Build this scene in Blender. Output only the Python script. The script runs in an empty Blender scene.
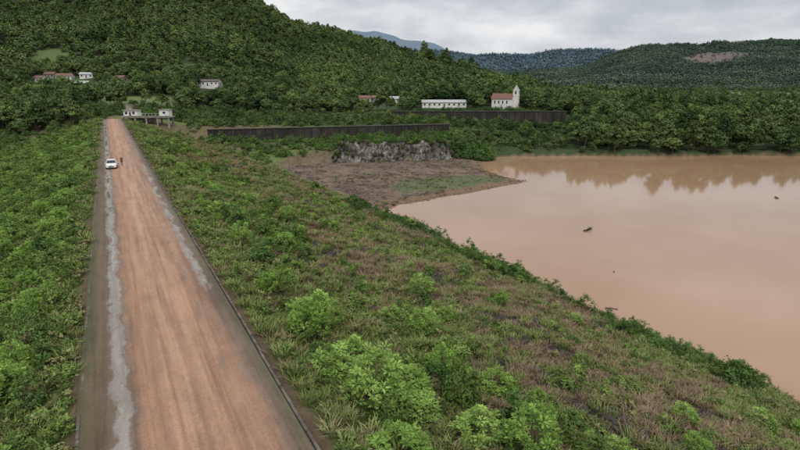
import bpy, math, numpy as np
from mathutils import Vector, Matrix
R = np.random.RandomState(7)
sc = bpy.context.scene
YAW = math.radians(28.3); CS, SN = math.cos(YAW), math.sin(YAW)
CAMH = 14.0
WATER = -16.0
# survey frame: X across / D away (metres) from the drone's ground point -> world (dam axis = +Y)
def W2(X, D): return X*CS + D*SN, -X*SN + D*CS
def inv(x, y): return x*CS - y*SN, x*SN + y*CS

# ------------------------------------------------------------------ noise
def _h(ix, iy, s):
    n = (ix.astype(np.int64)*374761393 + iy.astype(np.int64)*668265263 + s*982451653) & 0x7fffffff
    n = ((n ^ (n >> 13))*1274126177) & 0x7fffffff
    n = (n ^ (n >> 16)) & 0xffff
    return n/65535.0
def vn(x, y, s=0):
    x = np.asarray(x, float); y = np.asarray(y, float)
    ix = np.floor(x); iy = np.floor(y); fx = x-ix; fy = y-iy
    fx = fx*fx*(3-2*fx); fy = fy*fy*(3-2*fy)
    a = _h(ix, iy, s); b = _h(ix+1, iy, s); c = _h(ix, iy+1, s); d = _h(ix+1, iy+1, s)
    return (a*(1-fx)+b*fx)*(1-fy)+(c*(1-fx)+d*fx)*fy
def fbm(x, y, o=4, s=0):
    r = 0; a = .5; t = 0
    for i in range(o):
        r = r+a*vn(x*2**i+i*17.3, y*2**i-i*9.1, s+i); t += a; a *= .5
    return r/t

# ------------------------------------------------------------------ terrain
BB = np.array([-1.6,-1.0,-.73,-.6,-.5,-.38,-.28,-.15,-.05,.05,.12,.2,.3,.45,.73,1.2])
TAB = [
(0,   [-14,-14,-14,-14,-16,-20,-20,-20,-20,-20,-20,-20,-20,-20,-20,-20]),
(150, [-13,-13,-13,-13,-13,-18,-18,-12,-10,-10,-10,-10,-10,-10,-10,-10]),
(200, [-12,-12,-11,-10,-10,-14,-12,-10,-8,-7,-7,-8,-9,-10,-10,-10]),
(240, [-10,-9,-8,-5,-3,-10,-10,-9.5,-8.5,-8,-10,-13,-14,-14,-14,-14]),
(268, [-9,-8,-7,-2,-1,-6,-10,-10,-10,-10,-10,-12,-12,-12,-12,-12]),
(272, [-8,-7,-6,0,0,-4,-4.3,-4.3,-4.3,-4.3,-7,-11,-11,-11,-11,-11]),
(326, [-2,-2,-2,2,2,0,-2,-3,-3,-4,-6,-7,-8,-8,-9,-9]),
(332, [-1,-1,-1,3,3,1,-1,-1.5,-1,0,.3,.3,-2,-7,-8,-8]),
(400, [8,8,8,8,9,9,7,5,4,3.5,3.5,3.5,-2,-5,-6,-7]),
(500, [30,30,28,27,28,28,22,14,9,7,6,5,-3,-5,-6,-7]),
(700, [115,105,92,88,82,76,64,46,34,25,18,10,-2,-5,-7,-8]),
(950, [235,225,208,190,176,156,134,100,78,58,43,26,3,-4,-8,-8]),
(1200,[260,250,225,200,180,150,115,90,68,45,30,15,0,-4,-6,-6]),
(1600,[260,250,220,190,160,110,90,60,45,30,15,14,14,14,12,20]),
(2200,[200,200,200,180,150,120,90,60,50,50,55,60,55,105,125,150]),
(2800,[200,200,200,200,180,160,140,110,90,80,90,85,110,210,226,240]),
(3200,[200,200,200,200,180,160,140,110,90,80,90,85,90,150,200,220]),
(4000,[200,200,200,200,200,200,200,200,200,240,238,230,285,255,275,300]),
(5200,[300,300,300,300,300,330,420,500,530,410,270,220,260,300,350,380]),
(9000,[0]*16)]
TD = np.array([t[0] for t in TAB], float); TZ = np.array([t[1] for t in TAB], float)
def table(b, D):
    b = np.clip(b, -1.59, 1.19); D = np.clip(D, 0, 8999)
    i = np.clip(np.searchsorted(TD, D, side='right')-1, 0, len(TD)-2)
    j = np.clip(np.searchsorted(BB, b, side='right')-1, 0, len(BB)-2)
    u = (D-TD[i])/(TD[i+1]-TD[i]); v = (b-BB[j])/(BB[j+1]-BB[j])
    v = v*v*(3-2*v)
    return (TZ[i,j]*(1-v)+TZ[i,j+1]*v)*(1-u)+(TZ[i+1,j]*(1-v)+TZ[i+1,j+1]*v)*u
def sdpoly(px, py, P):
    P = np.array(P, float); n = len(P)
    d = np.full(px.shape, 1e18); ins = np.zeros(px.shape, bool)
    for k in range(n):
        a = P[k]; b = P[(k+1) % n]; e = b-a
        wx = px-a[0]; wy = py-a[1]
        t = np.clip((wx*e[0]+wy*e[1])/(e@e), 0, 1)
        d = np.minimum(d, (wx-e[0]*t)**2+(wy-e[1]*t)**2)
        c = ((a[1] > py) != (b[1] > py))
        with np.errstate(divide='ignore', invalid='ignore'):
            xx = (b[0]-a[0])*(py-a[1])/(b[1]-a[1]+1e-12)+a[0]
        ins ^= (c & (px < xx))
    d = np.sqrt(d)
    return np.where(ins, -d, d)
LAKE = [(182,-243),(-12,118),(-1,138),(20,155),(36,168),(42,175),(36,182),(32,200),(34,230),(50,240),(80,243),(120,240),(150,245),(180,242),(215,248),(260,240),(400,220),(600,150),(700,-243)]
MUD = [(-50,145),(-1,125),(20,150),(45,170),(42,185),(38,232),(24,230),(16,222),(4,217),(-20,212),(-34,201),(-52,183)]
def wall1D(b): return 247+np.clip((b+.355)/.445, 0, 1)*36
def dam(x, y):
    z = np.where(x > 6.2, -(x-6.2)/3.2, np.where(x < -2.8, (x+2.8)/3.0, 0.0))-.07
    return z-np.clip(y-285, 0, 1e5)*.12
def height(x, y, full=False):
    x = np.asarray(x, float); y = np.asarray(y, float)
    X, D = inv(x, y); b = X/np.maximum(D, 60)
    De = D+(270-wall1D(b))*np.exp(-((D-265)/40)**2)
    t = table(b, De)
    far = np.clip((D-380)/500, 0, 1)
    amp = 1.0+far*np.clip(t, 0, 400)*np.where(D > 3000, .13, np.where(D > 1500, .22, .30))
    t = t+(fbm(x/230, y/230, 5, 3)-.5)*amp*1.6*far+(fbm(x/14, y/14, 3, 9)-.5)*1.0*(1-far)*.8
    l = sdpoly(X+3*(vn(x/9, y/9, 31)-.5), D+3*(vn(x/9, y/9, 32)-.5), LAKE)
    m = sdpoly(X, D+2*(vn(x/5, y/5, 33)-.5), MUD)
    mudz = -15.3+np.clip(l, 0, 60)*.022+(fbm(x/6, y/6, 2, 12)-.5)*.35
    t = np.where(m < 0, np.minimum(t, mudz), t)
    shore = np.where(m < 3, .12, .55)
    t = np.minimum(t, WATER+l*shore)
    t = np.maximum(t, -26)
    dm = dam(x, y)
    bump = (fbm(x/5, y/5, 3, 21)-.5)*1.0+(fbm(x/1.3, y/1.3, 2, 22)-.5)*.3+(vn(x/11, y/11, 23)-.5)*.7
    edge = np.clip(np.maximum(x-6.4, -3.0-x)/3, 0, 1)
    dm = dm+bump*edge
    isdam = dm > t
    z = np.where(isdam, dm, t)
    if full: return z, isdam, l, m, X, D, b
    return z
def seg(*a):
    o = []
    for (s, e, st) in a: o += list(np.arange(s, e, st))
    return o
def geo(s, e, st, g):
    o = [s]
    while o[-1] < e: o.append(o[-1]+st); st = st*g
    return o
xs = np.array(sorted(set([-v for v in geo(200, 6500, 8, 1.09)]+seg((-200,-40,5),(-40,-3,1))+[-2.8,-2,0,2,4,5.5,6.2]+seg((7,90,1),(90,260,2.2),(260,900,7))+geo(900, 8000, 9, 1.02))))
ys = np.array(sorted(set([-v for v in geo(60, 3000, 10, 1.25)]+seg((-60,0,4),(0,60,1),(60,340,2),(340,1200,7))+geo(1200, 9000, 9, 1.025))))
GX, GY = np.meshgrid(xs, ys)
GZ, ISD, GL, GM, gX, gD, gB = height(GX, GY, True)
ny, nx = GX.shape
V = np.stack([GX, GY, GZ], -1).reshape(-1, 3)
idx = np.arange(nx*ny).reshape(ny, nx)
F = np.stack([idx[:-1,:-1], idx[:-1,1:], idx[1:,1:], idx[1:,:-1]], -1).reshape(-1, 4)
def mesh_np(name, V, F, mats=(), smooth=False, tint=None, mi=None, val=True):
    me = bpy.data.meshes.new(name)
    V = np.asarray(V, np.float32); F = np.asarray(F, np.int32)
    me.vertices.add(len(V)); me.vertices.foreach_set('co', V.ravel())
    k = F.shape[1]
    me.loops.add(F.size); me.loops.foreach_set('vertex_index', F.ravel())
    me.polygons.add(len(F)); me.polygons.foreach_set('loop_start', np.arange(len(F), dtype=np.int32)*k)
    try: me.polygons.foreach_set('loop_total', np.full(len(F), k, dtype=np.int32))
    except Exception: pass
    for m in mats: me.materials.append(m)
    if mi is not None: me.polygons.foreach_set('material_index', np.asarray(mi, np.int32))
    me.update(calc_edges=True)
    me.polygons.foreach_set('use_smooth', np.full(len(F), smooth))
    if tint is not None:
        a = me.attributes.new('tint', 'FLOAT', 'FACE'); a.data.foreach_set('value', np.asarray(tint, np.float32))
    if val: me.validate()
    return me
def obj(name, me, parent=None, loc=(0,0,0), rot=(0,0,0)):
    o = bpy.data.objects.new(name, me); sc.collection.objects.link(o)
    o.location = loc; o.rotation_euler = rot
    if parent: o.parent = parent
    return o

# ------------------------------------------------------------------ materials
def newmat(name):
    m = bpy.data.materials.new(name); m.use_nodes = True
    nt = m.node_tree; p = nt.nodes['Principled BSDF']
    return m, nt, p
def N(nt, t, **k):
    n = nt.nodes.new(t)
    for a, v in k.items():
        if a.startswith('i_'): n.inputs[a[2:].replace('_', ' ')].default_value = v
        else: setattr(n, a, v)
    return n
def L(nt, a, b): nt.links.new(a, b)
def ramp(nt, fac, stops):
    r = nt.nodes.new('ShaderNodeValToRGB'); e = r.color_ramp.elements
    while len(e) < len(stops): e.new(0.5)
    for q, (p, c) in zip(e, stops): q.position = p; q.color = (*c, 1) if len(c) == 3 else c
    L(nt, fac, r.inputs[0]); return r.outputs[0]
def mix(nt, f, a, b, mode='MIX'):
    m = nt.nodes.new('ShaderNodeMix'); m.data_type = 'RGBA'; m.blend_type = mode
    for s, v in ((m.inputs[0], f), (m.inputs[6], a), (m.inputs[7], b)):
        if isinstance(v, bpy.types.NodeSocket): L(nt, v, s)
        else: s.default_value = v if isinstance(v, (int, float)) else (*v, 1)
    return m.outputs[2]
def noise(nt, scale, detail=4, rough=.55, vec=None, sx=(1,1,1)):
    n = nt.nodes.new('ShaderNodeTexNoise'); n.inputs['Scale'].default_value = scale
    n.inputs['Detail'].default_value = detail; n.inputs['Roughness'].default_value = rough
    if vec is None:
        g = nt.nodes.new('ShaderNodeNewGeometry'); vec = g.outputs['Position']
    mp = nt.nodes.new('ShaderNodeMapping'); mp.inputs['Scale'].default_value = sx
    L(nt, vec, mp.inputs[0]); L(nt, mp.outputs[0], n.inputs['Vector'])
    return n.outputs['Fac']
def math_(nt, op, a, b=None, clamp=False):
    m = nt.nodes.new('ShaderNodeMath'); m.operation = op; m.use_clamp = clamp
    for s, v in ((m.inputs[0], a), (m.inputs[1], b)):
        if v is None: continue
        if isinstance(v, bpy.types.NodeSocket): L(nt, v, s)
        else: s.default_value = v
    return m.outputs[0]
def bump(nt, p, h, strength=.5, dist=.1):
    b = nt.nodes.new('ShaderNodeBump'); b.inputs['Strength'].default_value = strength; b.inputs['Distance'].default_value = dist
    L(nt, h, b.inputs['Height']); L(nt, b.outputs[0], p.inputs['Normal'])
def simple(name, col, rough=.8, var=.25, scale=2.0, metallic=0, spec=.3):
    m, nt, p = newmat(name)
    n = noise(nt, scale, 5)
    c = ramp(nt, n, [(.3, tuple(c*(1-var) for c in col)), (.7, tuple(min(1, c*(1+var*.6)) for c in col))])
    L(nt, c, p.inputs['Base Color']); p.inputs['Roughness'].default_value = rough
    p.inputs['Metallic'].default_value = metallic; p.inputs['Specular IOR Level'].default_value = spec
    return m
def leafmat(name, dark, light, trans=.2, rw=.55, bw=.5, bscale=.06, lo=.2, hi=.85):
    m, nt, p = newmat(name); nt.nodes.remove(p)
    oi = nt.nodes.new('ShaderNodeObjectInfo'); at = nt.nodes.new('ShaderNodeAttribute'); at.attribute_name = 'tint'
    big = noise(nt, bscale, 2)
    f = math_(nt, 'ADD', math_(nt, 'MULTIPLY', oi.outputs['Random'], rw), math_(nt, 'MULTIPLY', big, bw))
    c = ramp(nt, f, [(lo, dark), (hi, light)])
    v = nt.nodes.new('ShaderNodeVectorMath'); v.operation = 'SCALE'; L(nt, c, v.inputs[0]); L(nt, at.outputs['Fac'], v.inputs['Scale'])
    d = nt.nodes.new('ShaderNodeBsdfDiffuse'); L(nt, v.outputs[0], d.inputs[0])
    if trans <= 0:
        L(nt, d.outputs[0], nt.nodes['Material Output'].inputs[0]); return m
    t = nt.nodes.new('ShaderNodeBsdfTranslucent'); L(nt, v.outputs[0], t.inputs[0])
    ms = nt.nodes.new('ShaderNodeMixShader'); ms.inputs[0].default_value = trans
    L(nt, d.outputs[0], ms.inputs[1]); L(nt, t.outputs[0], ms.inputs[2])
    L(nt, ms.outputs[0], nt.nodes['Material Output'].inputs[0])
    return m
bark = simple('bark', (.12,.09,.065), .9)

# terrain material
gm, nt, p = newmat('ground_soil_and_grass')
at = N(nt, 'ShaderNodeAttribute', attribute_name='col')
n1 = noise(nt, .9, 6, .65); n2 = noise(nt, 6, 5, .7)
f = ramp(nt, math_(nt, 'ADD', math_(nt, 'MULTIPLY', n1, .6), math_(nt, 'MULTIPLY', n2, .4)), [(.3, (.45,.45,.45)), (.5, (.95,.95,.95)), (.7, (1.5,1.45,1.3))])
c = mix(nt, 1.0, at.outputs['Color'], f, 'MULTIPLY')
L(nt, c, p.inputs['Base Color']); p.inputs['Roughness'].default_value = .95; p.inputs['Specular IOR Level'].default_value = .1
bump(nt, p, n2, .8, .15)
x, y = GX, GY
g1 = fbm(x/18, y/18, 4, 41); g2 = fbm(x/3.5, y/3.5, 3, 42)
def cc(c): return np.array(c)[None, None, :]
def lerp(a, b, f): return a*(1-f[..., None])+b*f[..., None]
def ss(v, a, b): t = np.clip((v-a)/(b-a), 0, 1); return t*t*(3-2*t)
def bare(x, y):
    return ss(fbm(x/16, y/24, 4, 41)*.55+fbm(x/3.5, y/5, 3, 42)*.45+.13*np.exp(-((x-27)/13)**2)-.06*np.exp(-((x-10)/6)**2), .50, .60)*(x > 8)
def burnt(x, y): return ss(fbm(x/4, y/7, 3, 44)+.08*np.exp(-((x-25)/13)**2), .57, .65)*bare(x, y)
BARE = bare(x, y)
col = np.zeros(GX.shape+(3,))+cc((.05,.075,.03))
colD = lerp(cc((.085,.115,.035))+0*col, cc((.15,.098,.064))+0*col, BARE)
colD = lerp(colD, cc((.035,.027,.022))+0*col, burnt(x, y)*.95)
col = np.where(ISD[..., None], colD, col)
crest = (x > -3.3) & (x < 6.8) & (y < 300)
col = np.where(crest[..., None], cc((.12,.085,.055)), col)
def fieldmask(b, D): return (b > -.55) & (b < -.41) & (D > 338) & (D < 392)
def trackD(b): return 452+26*np.sin(b*9)+70*(b+.5)
def meadow(x, y, b, D): return ((D > 405) & (D < 620) & (b < -.2) & (vn(x/38, y/28, 77) > .67)) | ((np.abs(D-trackD(b)) < 4) & (b < -.3))
col = np.where(fieldmask(gB, gD)[..., None], lerp(cc((.12,.17,.06))+0*col, cc((.15,.17,.07))+0*col, ss(g2, .4, .6)), col)
col = np.where(meadow(x, y, gB, gD)[..., None], cc((.10,.14,.055)), col)
nearf = (~ISD) & (gD < 268) & (gB < .12) & (GM > 0)
col = np.where(nearf[..., None], lerp(cc((.12,.17,.05))+0*col, cc((.14,.12,.065))+0*col, ss(g1, .45, .6)), col)
mudgreen = ss(-sdpoly(gX, gD, [(0,148),(40,171),(38,184),(18,182),(-4,164)])+5*(g2-.5), -1, 3)
mudc = lerp(cc((.20,.145,.11))+0*col, cc((.14,.105,.085))+0*col, ss(g2, .4, .6))
mudc = lerp(mudc, cc((.10,.14,.055))+0*col, mudgreen*.75)
col = np.where(((GM < 0) & ~ISD)[..., None], mudc, col)
wet = (GZ < WATER+.5) & (gD < 600)
col = np.where(wet[..., None], cc((.20,.13,.085)), col)
val = (gD > 560) & (GZ < 25) & (gB > .22)
vf = ss(fbm(x/120, y/60, 3, 51), .46, .52)
col = np.where(val[..., None], lerp(cc((.06,.085,.04))+0*col, cc((.15,.19,.10))+0*col, vf), col)
hill = gD > 1300
def brown(b, D): return ss(np.exp(-((b-.57)/.06)**2-((D-2330)/260)**2)*.8+.6*(fbm(b*45, D/70, 3, 5)-.5), .25, .55)
hc = lerp(cc((.065,.095,.075))+0*col, cc((.15,.12,.11))+0*col, np.clip(brown(gB, gD), 0, 1))  # hill green has aerial haze painted in; brown is the bare patch
col = np.where((hill & ~val)[..., None], hc, col)
col = np.where((gD > 3200)[..., None], cc((.10,.15,.175)), col)  # far ridge ground tinted blue-grey as painted aerial haze
col = np.where((gD > 4300)[..., None], cc((.15,.205,.26)), col)  # farthest mountain: stronger haze blue put into the ground colour
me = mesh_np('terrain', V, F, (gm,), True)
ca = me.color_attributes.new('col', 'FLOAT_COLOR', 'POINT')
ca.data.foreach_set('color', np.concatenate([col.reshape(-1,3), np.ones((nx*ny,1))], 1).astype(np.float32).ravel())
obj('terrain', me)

# water
m, nt, p = newmat('muddy_water')
n = noise(nt, .03, 3)
L(nt, ramp(nt, n, [(.3, (.34,.205,.12)), (.7, (.40,.25,.155))]), p.inputs['Base Color'])
p.inputs['Roughness'].default_value = .06; p.inputs['IOR'].default_value = 1.33
bump(nt, p, noise(nt, 1.2, 3, sx=(1,1.6,1)), .04, .05)
wv = np.array([(30,-600,WATER),(1100,-600,WATER),(1100,420,WATER),(30,420,WATER)])
obj('water', mesh_np('water', wv, [[0,1,2,3]], (m,)))

# ------------------------------------------------------------------ road
rm, nt, p = newmat('wet_dirt_road')
g = N(nt, 'ShaderNodeNewGeometry'); sp = N(nt, 'ShaderNodeSeparateXYZ'); L(nt, g.outputs['Position'], sp.inputs[0])
wob = noise(nt, .35, 5, .6); wob2 = noise(nt, 3.5, 5, .65, sx=(1,.3,1))
xw = math_(nt, 'ADD', sp.outputs[0], math_(nt, 'MULTIPLY', math_(nt, 'SUBTRACT', wob, .5), 1.2))
xw = math_(nt, 'ADD', xw, math_(nt, 'MULTIPLY', math_(nt, 'SUBTRACT', wob2, .5), .7))
fx = math_(nt, 'DIVIDE', math_(nt, 'ADD', xw, 2.8), 8.6)
def X_(v): return (v+2.8)/8.6
base = ramp(nt, fx, [(X_(-2.75),(.075,.075,.03)),(X_(-1.9),(.12,.085,.05)),(X_(-1.45),(.14,.10,.07)),(X_(-1.25),(.25,.225,.195)),(X_(-.8),(.28,.245,.21)),(X_(-.62),(.16,.11,.08)),(X_(-.2),(.28,.16,.098)),(X_(.4),(.34,.19,.112)),(X_(1.6),(.39,.23,.145)),(X_(3.4),(.35,.20,.122)),(X_(4.4),(.26,.15,.095)),(X_(5.0),(.16,.11,.075)),(X_(5.6),(.10,.085,.05))])
st = noise(nt, 2.2, 6, .6, sx=(1,.03,1)); 
c = mix(nt, .9, base, ramp(nt, st, [(.3,(.62,.59,.56)),(.5,(1,1,1)),(.7,(1.28,1.28,1.28))]), 'MULTIPLY')
sp2 = noise(nt, 9, 8, .75)
c = mix(nt, .7, c, ramp(nt, sp2, [(.3,(.62,.6,.58)),(.5,(1,1,1)),(.72,(1.35,1.32,1.28))]), 'MULTIPLY')
bl = noise(nt, .8, 5, .65, sx=(1,.4,1))
c = mix(nt, .6, c, ramp(nt, bl, [(.34,(.75,.71,.67)),(.5,(1,1,1)),(.7,(1.12,1.12,1.12))]), 'MULTIPLY')
# faint packed wheel tracks
def band(c0, w): return ramp(nt, fx, [(X_(c0-w*1.8),(0,0,0)),(X_(c0-w),(1,1,1)),(X_(c0+w),(1,1,1)),(X_(c0+w*1.8),(0,0,0))])
trk = math_(nt, 'ADD', band(.75,.18), math_(nt, 'ADD', band(2.25,.18), band(3.1,.12)), True)
trn = ramp(nt, noise(nt, .3, 3, .6, sx=(1,.15,1)), [(.4,(.2,.2,.2)),(.6,(1,1,1))])
c = mix(nt, math_(nt, 'MULTIPLY', math_(nt, 'MULTIPLY', trk, trn), .28), c, (.17,.10,.065))
pa = noise(nt, .5, 5, .65, sx=(1,.22,1))
yf = ramp(nt, math_(nt, 'DIVIDE', sp.outputs[1], 150.0), [(.14,(0,0,0)),(.24,(1,1,1)),(.62,(1,1,1)),(.8,(.3,.3,.3))])
gmask = math_(nt, 'MULTIPLY', ramp(nt, fx, [(X_(4.35),(0,0,0)),(X_(4.65),(1,1,1)),(X_(4.95),(1,1,1)),(X_(5.2),(0,0,0))]), math_(nt, 'MULTIPLY', yf, ramp(nt, pa, [(.47,(0,0,0)),(.56,(1,1,1))])))
c = mix(nt, gmask, c, (.27,.245,.215))
# puddles standing in the grey left rut
pud = math_(nt, 'MULTIPLY', band(-1.05,.14), ramp(nt, noise(nt, .22, 4, .6, sx=(1,.6,1)), [(.47,(0,0,0)),(.51,(1,1,1))]))
c = mix(nt, math_(nt, 'MULTIPLY', pud, .7), c, (.20,.155,.12))
rut = math_(nt, 'MULTIPLY', ramp(nt, fx, [(X_(3.5),(0,0,0)),(X_(3.62),(1,1,1)),(X_(3.8),(1,1,1)),(X_(3.95),(0,0,0))]), ramp(nt, noise(nt, .25, 3, .6, sx=(1,.5,1)), [(.45,(0,0,0)),(.55,(1,1,1))]))
c = mix(nt, math_(nt, 'MULTIPLY', rut, .45), c, (.12,.075,.05))
L(nt, c, p.inputs['Base Color'])
ro = ramp(nt, fx, [(X_(-1.5),(.8,.8,.8)),(X_(-1.2),(.3,.3,.3)),(X_(-.75),(.3,.3,.3)),(X_(-.4),(.7,.7,.7))])
ro = mix(nt, gmask, ro, (.3,.3,.3)); ro = mix(nt, rut, ro, (.3,.3,.3)); ro = mix(nt, pud, ro, (.04,.04,.04)); L(nt, ro, p.inputs['Roughness'])
p.inputs['Specular IOR Level'].default_value = .4
bump(nt, p, math_(nt, 'MULTIPLY', math_(nt, 'ADD', sp2, st), math_(nt, 'SUBTRACT', 1.0, pud)), .5, .06)
rx = np.linspace(-2.75, 5.72, 60); ry = np.arange(-40, 290, .5)
RX, RY = np.meshgrid(rx, ry)
RZ = .03*(1-((RX-1.9)/4)**2)*1.2-.03*np.exp(-((RX+1.0+.3*(vn(RY/6, RY*0, 5)-.5))/.35)**2)+.05*(fbm(RX/.8, RY/6, 3, 61)-.5)
RZ -= .03*np.exp(-((RX-4.9)/.35)**2); RZ += .02
RZ = np.maximum(RZ, -.045)
ri = np.arange(RX.size).reshape(RX.shape)
RF = np.stack([ri[:-1,:-1], ri[:-1,1:], ri[1:,1:], ri[1:,:-1]], -1).reshape(-1, 4)
obj('dirt_road', mesh_np('dirt_road', np.stack([RX, RY, RZ], -1).reshape(-1, 3), RF, (rm,), True))
cm_dark = simple('weathered_concrete', (.13,.115,.09), .9, .6, 1.5)
def boxes(name, L_, mat, parent=None, loc=(0,0,0), rot=(0,0,0)):
    """L_: list of (cx,cy,cz,sx,sy,sz)"""
    V = []; F = []
    for (cx, cy, cz, sx, sy, sz) in L_:
        b = len(V)
        for dz in (-.5, .5):
            for dx, dy in ((-.5,-.5),(.5,-.5),(.5,.5),(-.5,.5)): V.append((cx+dx*sx, cy+dy*sy, cz+dz*sz))
        F += [(b+3,b+2,b+1,b),(b+4,b+5,b+6,b+7),(b,b+1,b+5,b+4),(b+1,b+2,b+6,b+5),(b+2,b+3,b+7,b+6),(b+3,b,b+4,b+7)]
    return obj(name, mesh_np(name, V, F, (mat,)), parent, loc, rot)
kb = []
for i, yy in enumerate(np.arange(-30, 285, 2.0)):
    if R.rand() < .94: kb.append((5.84+R.uniform(-.04,.04), yy, -.02+R.uniform(-.05,.02), .12, 1.93, .24))
boxes('road_kerb', kb, cm_dark)
kb = []
for yy in np.arange(-30, 285, 2.0):
    if R.rand() < .7: kb.append((-2.62+R.uniform(-.04,.04), yy, -.06+R.uniform(-.06,.01), .11, 1.93, .2))
boxes('road_kerb', kb, cm_dark)

# ------------------------------------------------------------------ plants
def nrm(a): return a/np.maximum(np.linalg.norm(a, axis=-1, keepdims=True), 1e-9)
def quads(c, t, n, ln, wd):
    b = nrm(np.cross(n, t))
    v = np.stack([c-t*ln[:,None]*.5, c+b*wd[:,None]*.5+n*wd[:,None]*.12, c+t*ln[:,None]*.5, c-b*wd[:,None]*.5+n*wd[:,None]*.12], 1)
    return v.reshape(-1, 3), np.arange(len(c)*4).reshape(-1, 4)
def tube(p0, p1, r0, r1, k=4):
    p0 = np.array(p0, float); p1 = np.array(p1, float); d = nrm(p1-p0)
    a = np.cross(d, [0.3,.9,.1]); a = nrm(a); b = np.cross(d, a)
    V = []; F = []
    for (p_, r_) in ((p0, r0), (p1, r1)):
        for i in range(k):
            t = 2*math.pi*i/k; V.append(p_+r_*(a*math.cos(t)+b*math.sin(t)))
    for i in range(k): j = (i+1) % k; F.append((i, j, k+j, k+i))
    return np.array(V), np.array(F)
class MB:
    def __init__(s): s.V = []; s.F = []; s.T = []; s.M = []; s.n = 0
    def add(s, V, F, t, m):
        s.V.append(V); s.F.append(F+s.n); s.n += len(V); s.T.append(np.broadcast_to(np.asarray(t, float), (len(F),))); s.M.append(np.full(len(F), m))
    def mesh(s, name, mats): return mesh_np(name, np.concatenate(s.V), np.concatenate(s.F), mats, False, np.concatenate(s.T), np.concatenate(s.M))
def limb(mb, p0, p1, r0, r1, rs, seg=3, wob=.1):
    pts = [np.array(p0, float)]; ln = np.linalg.norm(np.array(p1)-np.array(p0))
    for i in range(1, seg+1):
        f = i/seg; q = np.array(p0)*(1-f)+np.array(p1)*f
        if i < seg: q = q+rs.normal(0, wob*ln*.5, 3)
        pts.append(q)
    for i in range(seg):
        V, F = tube(pts[i], pts[i+1], r0+(r1-r0)*i/seg, r0+(r1-r0)*(i+1)/seg); mb.add(V, F, 1, 1)
def plant(name, seed, H, Rw, nc, per, leaf, asp, clr, mat, base=.25, radial=False, trunk=0, flat=.6, raw=False):
    rs = np.random.RandomState(seed); mb = MB()
    C = []
    lob = [(rs.uniform(0, 6.28), rs.uniform(.6, 1.15)) for _ in range(5)]
    while len(C) < nc:
        a = rs.uniform(0, 2*math.pi); el = math.acos(rs.uniform(-.25, 1)) if trunk else math.acos(rs.uniform(0, 1))
        k = 1.0
        for (la, lw) in lob: k += .18*lw*math.cos(a-la)*rs.choice([1, 1, .5])
        r = rs.uniform(.45, 1)**.5*max(.5, k)
        z = base*H+(H*(1-base))*(.5+.5*math.cos(el)*r) if trunk else H*(base+(1-base)*math.cos(el)*r)
        C.append((Rw*r*math.sin(el)*math.cos(a), Rw*r*math.sin(el)*math.sin(a), z))
    C = np.array(C); mid = np.array([0, 0, H*(.5 if trunk else .2)])
    if trunk:
        limb(mb, (0,0,-.5), (rs.normal(0,.2), rs.normal(0,.2), H*.55), trunk, trunk*.5, rs, 4, .04)
        for c in C[:9]: limb(mb, (0,0,H*rs.uniform(.25,.5)), c, trunk*.4, .03, rs, 3)
    elif not raw:
        for c in C[:min(nc, 14)]: limb(mb, (rs.normal(0,.08),rs.normal(0,.08),-.1), c, .02*H/1.5+.006, .006, rs, 3, .08)
    for c in C:
        o = rs.normal(0, 1, (per, 3)); o = nrm(o)*rs.uniform(.25, 1, (per, 1))**.6*clr*rs.uniform(.7,1.3); o[:,2] *= flat
        ct = rs.uniform(.6, 1.35)
        if radial:
            t = nrm(o+np.array([0,0,.15])*clr); n = nrm(np.array([0,0,1.])+rs.normal(0,.45,(per,3)))
            n = nrm(n-t*np.sum(n*t, 1, keepdims=True))
        else:
            n = nrm(nrm(o)*.8+nrm(c-mid)*.7+np.array([0,0,.6])+rs.normal(0,.55,(per,3))); t = nrm(np.cross(n, rs.normal(0,1,(per,3))))
        ln = leaf*rs.uniform(.6,1.3,per)
        V, F = quads(c+o, t, n, ln, ln*asp)
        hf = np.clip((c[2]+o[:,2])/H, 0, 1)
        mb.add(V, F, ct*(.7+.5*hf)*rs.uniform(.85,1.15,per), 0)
    if raw: return np.concatenate(mb.V), np.concatenate(mb.T)
    return bpy.data.objects.new(name, mb.mesh(name, (mat, bark)))
def tuft(name, seed, H, Rw, n, wd, mat, lean=.5):
    rs = np.random.RandomState(seed)
    a = rs.uniform(0, 6.28, n); r = Rw*np.sqrt(rs.rand(n))*.6
    p0 = np.stack([r*np.cos(a), r*np.sin(a), -.05+0*a], 1); h = H*rs.uniform(.5,1.1,n)
    a2 = a+rs.normal(0,.8,n); ln = lean*rs.uniform(.2,1.3,n)*h
    d = np.stack([np.cos(a2), np.sin(a2), 0*a2], 1)
    p1 = p0+d*ln[:,None]*.4+np.array([0,0,1])*(h*.65)[:,None]; p2 = p0+d*ln[:,None]*1.2+np.array([0,0,1])*h[:,None]
    s = np.stack([-np.sin(a2), np.cos(a2), 0*a2], 1)*wd*.5
    V = np.stack([p0-s, p0+s, p1+s, p1-s, p2+s*.2, p2-s*.2], 1).reshape(-1, 3)
    b = np.arange(n)[:,None]*6
    F = np.concatenate([b+np.array([[0,1,2,3]]), b+np.array([[3,2,4,5]])])
    return bpy.data.objects.new(name, mesh_np(name, V, F, (mat,), False, np.tile(rs.uniform(.7,1.3,n), 2)))
def coll(name, objs):
    c = bpy.data.collections.new(name)
    for o in objs: c.objects.link(o)
    return c
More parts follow.
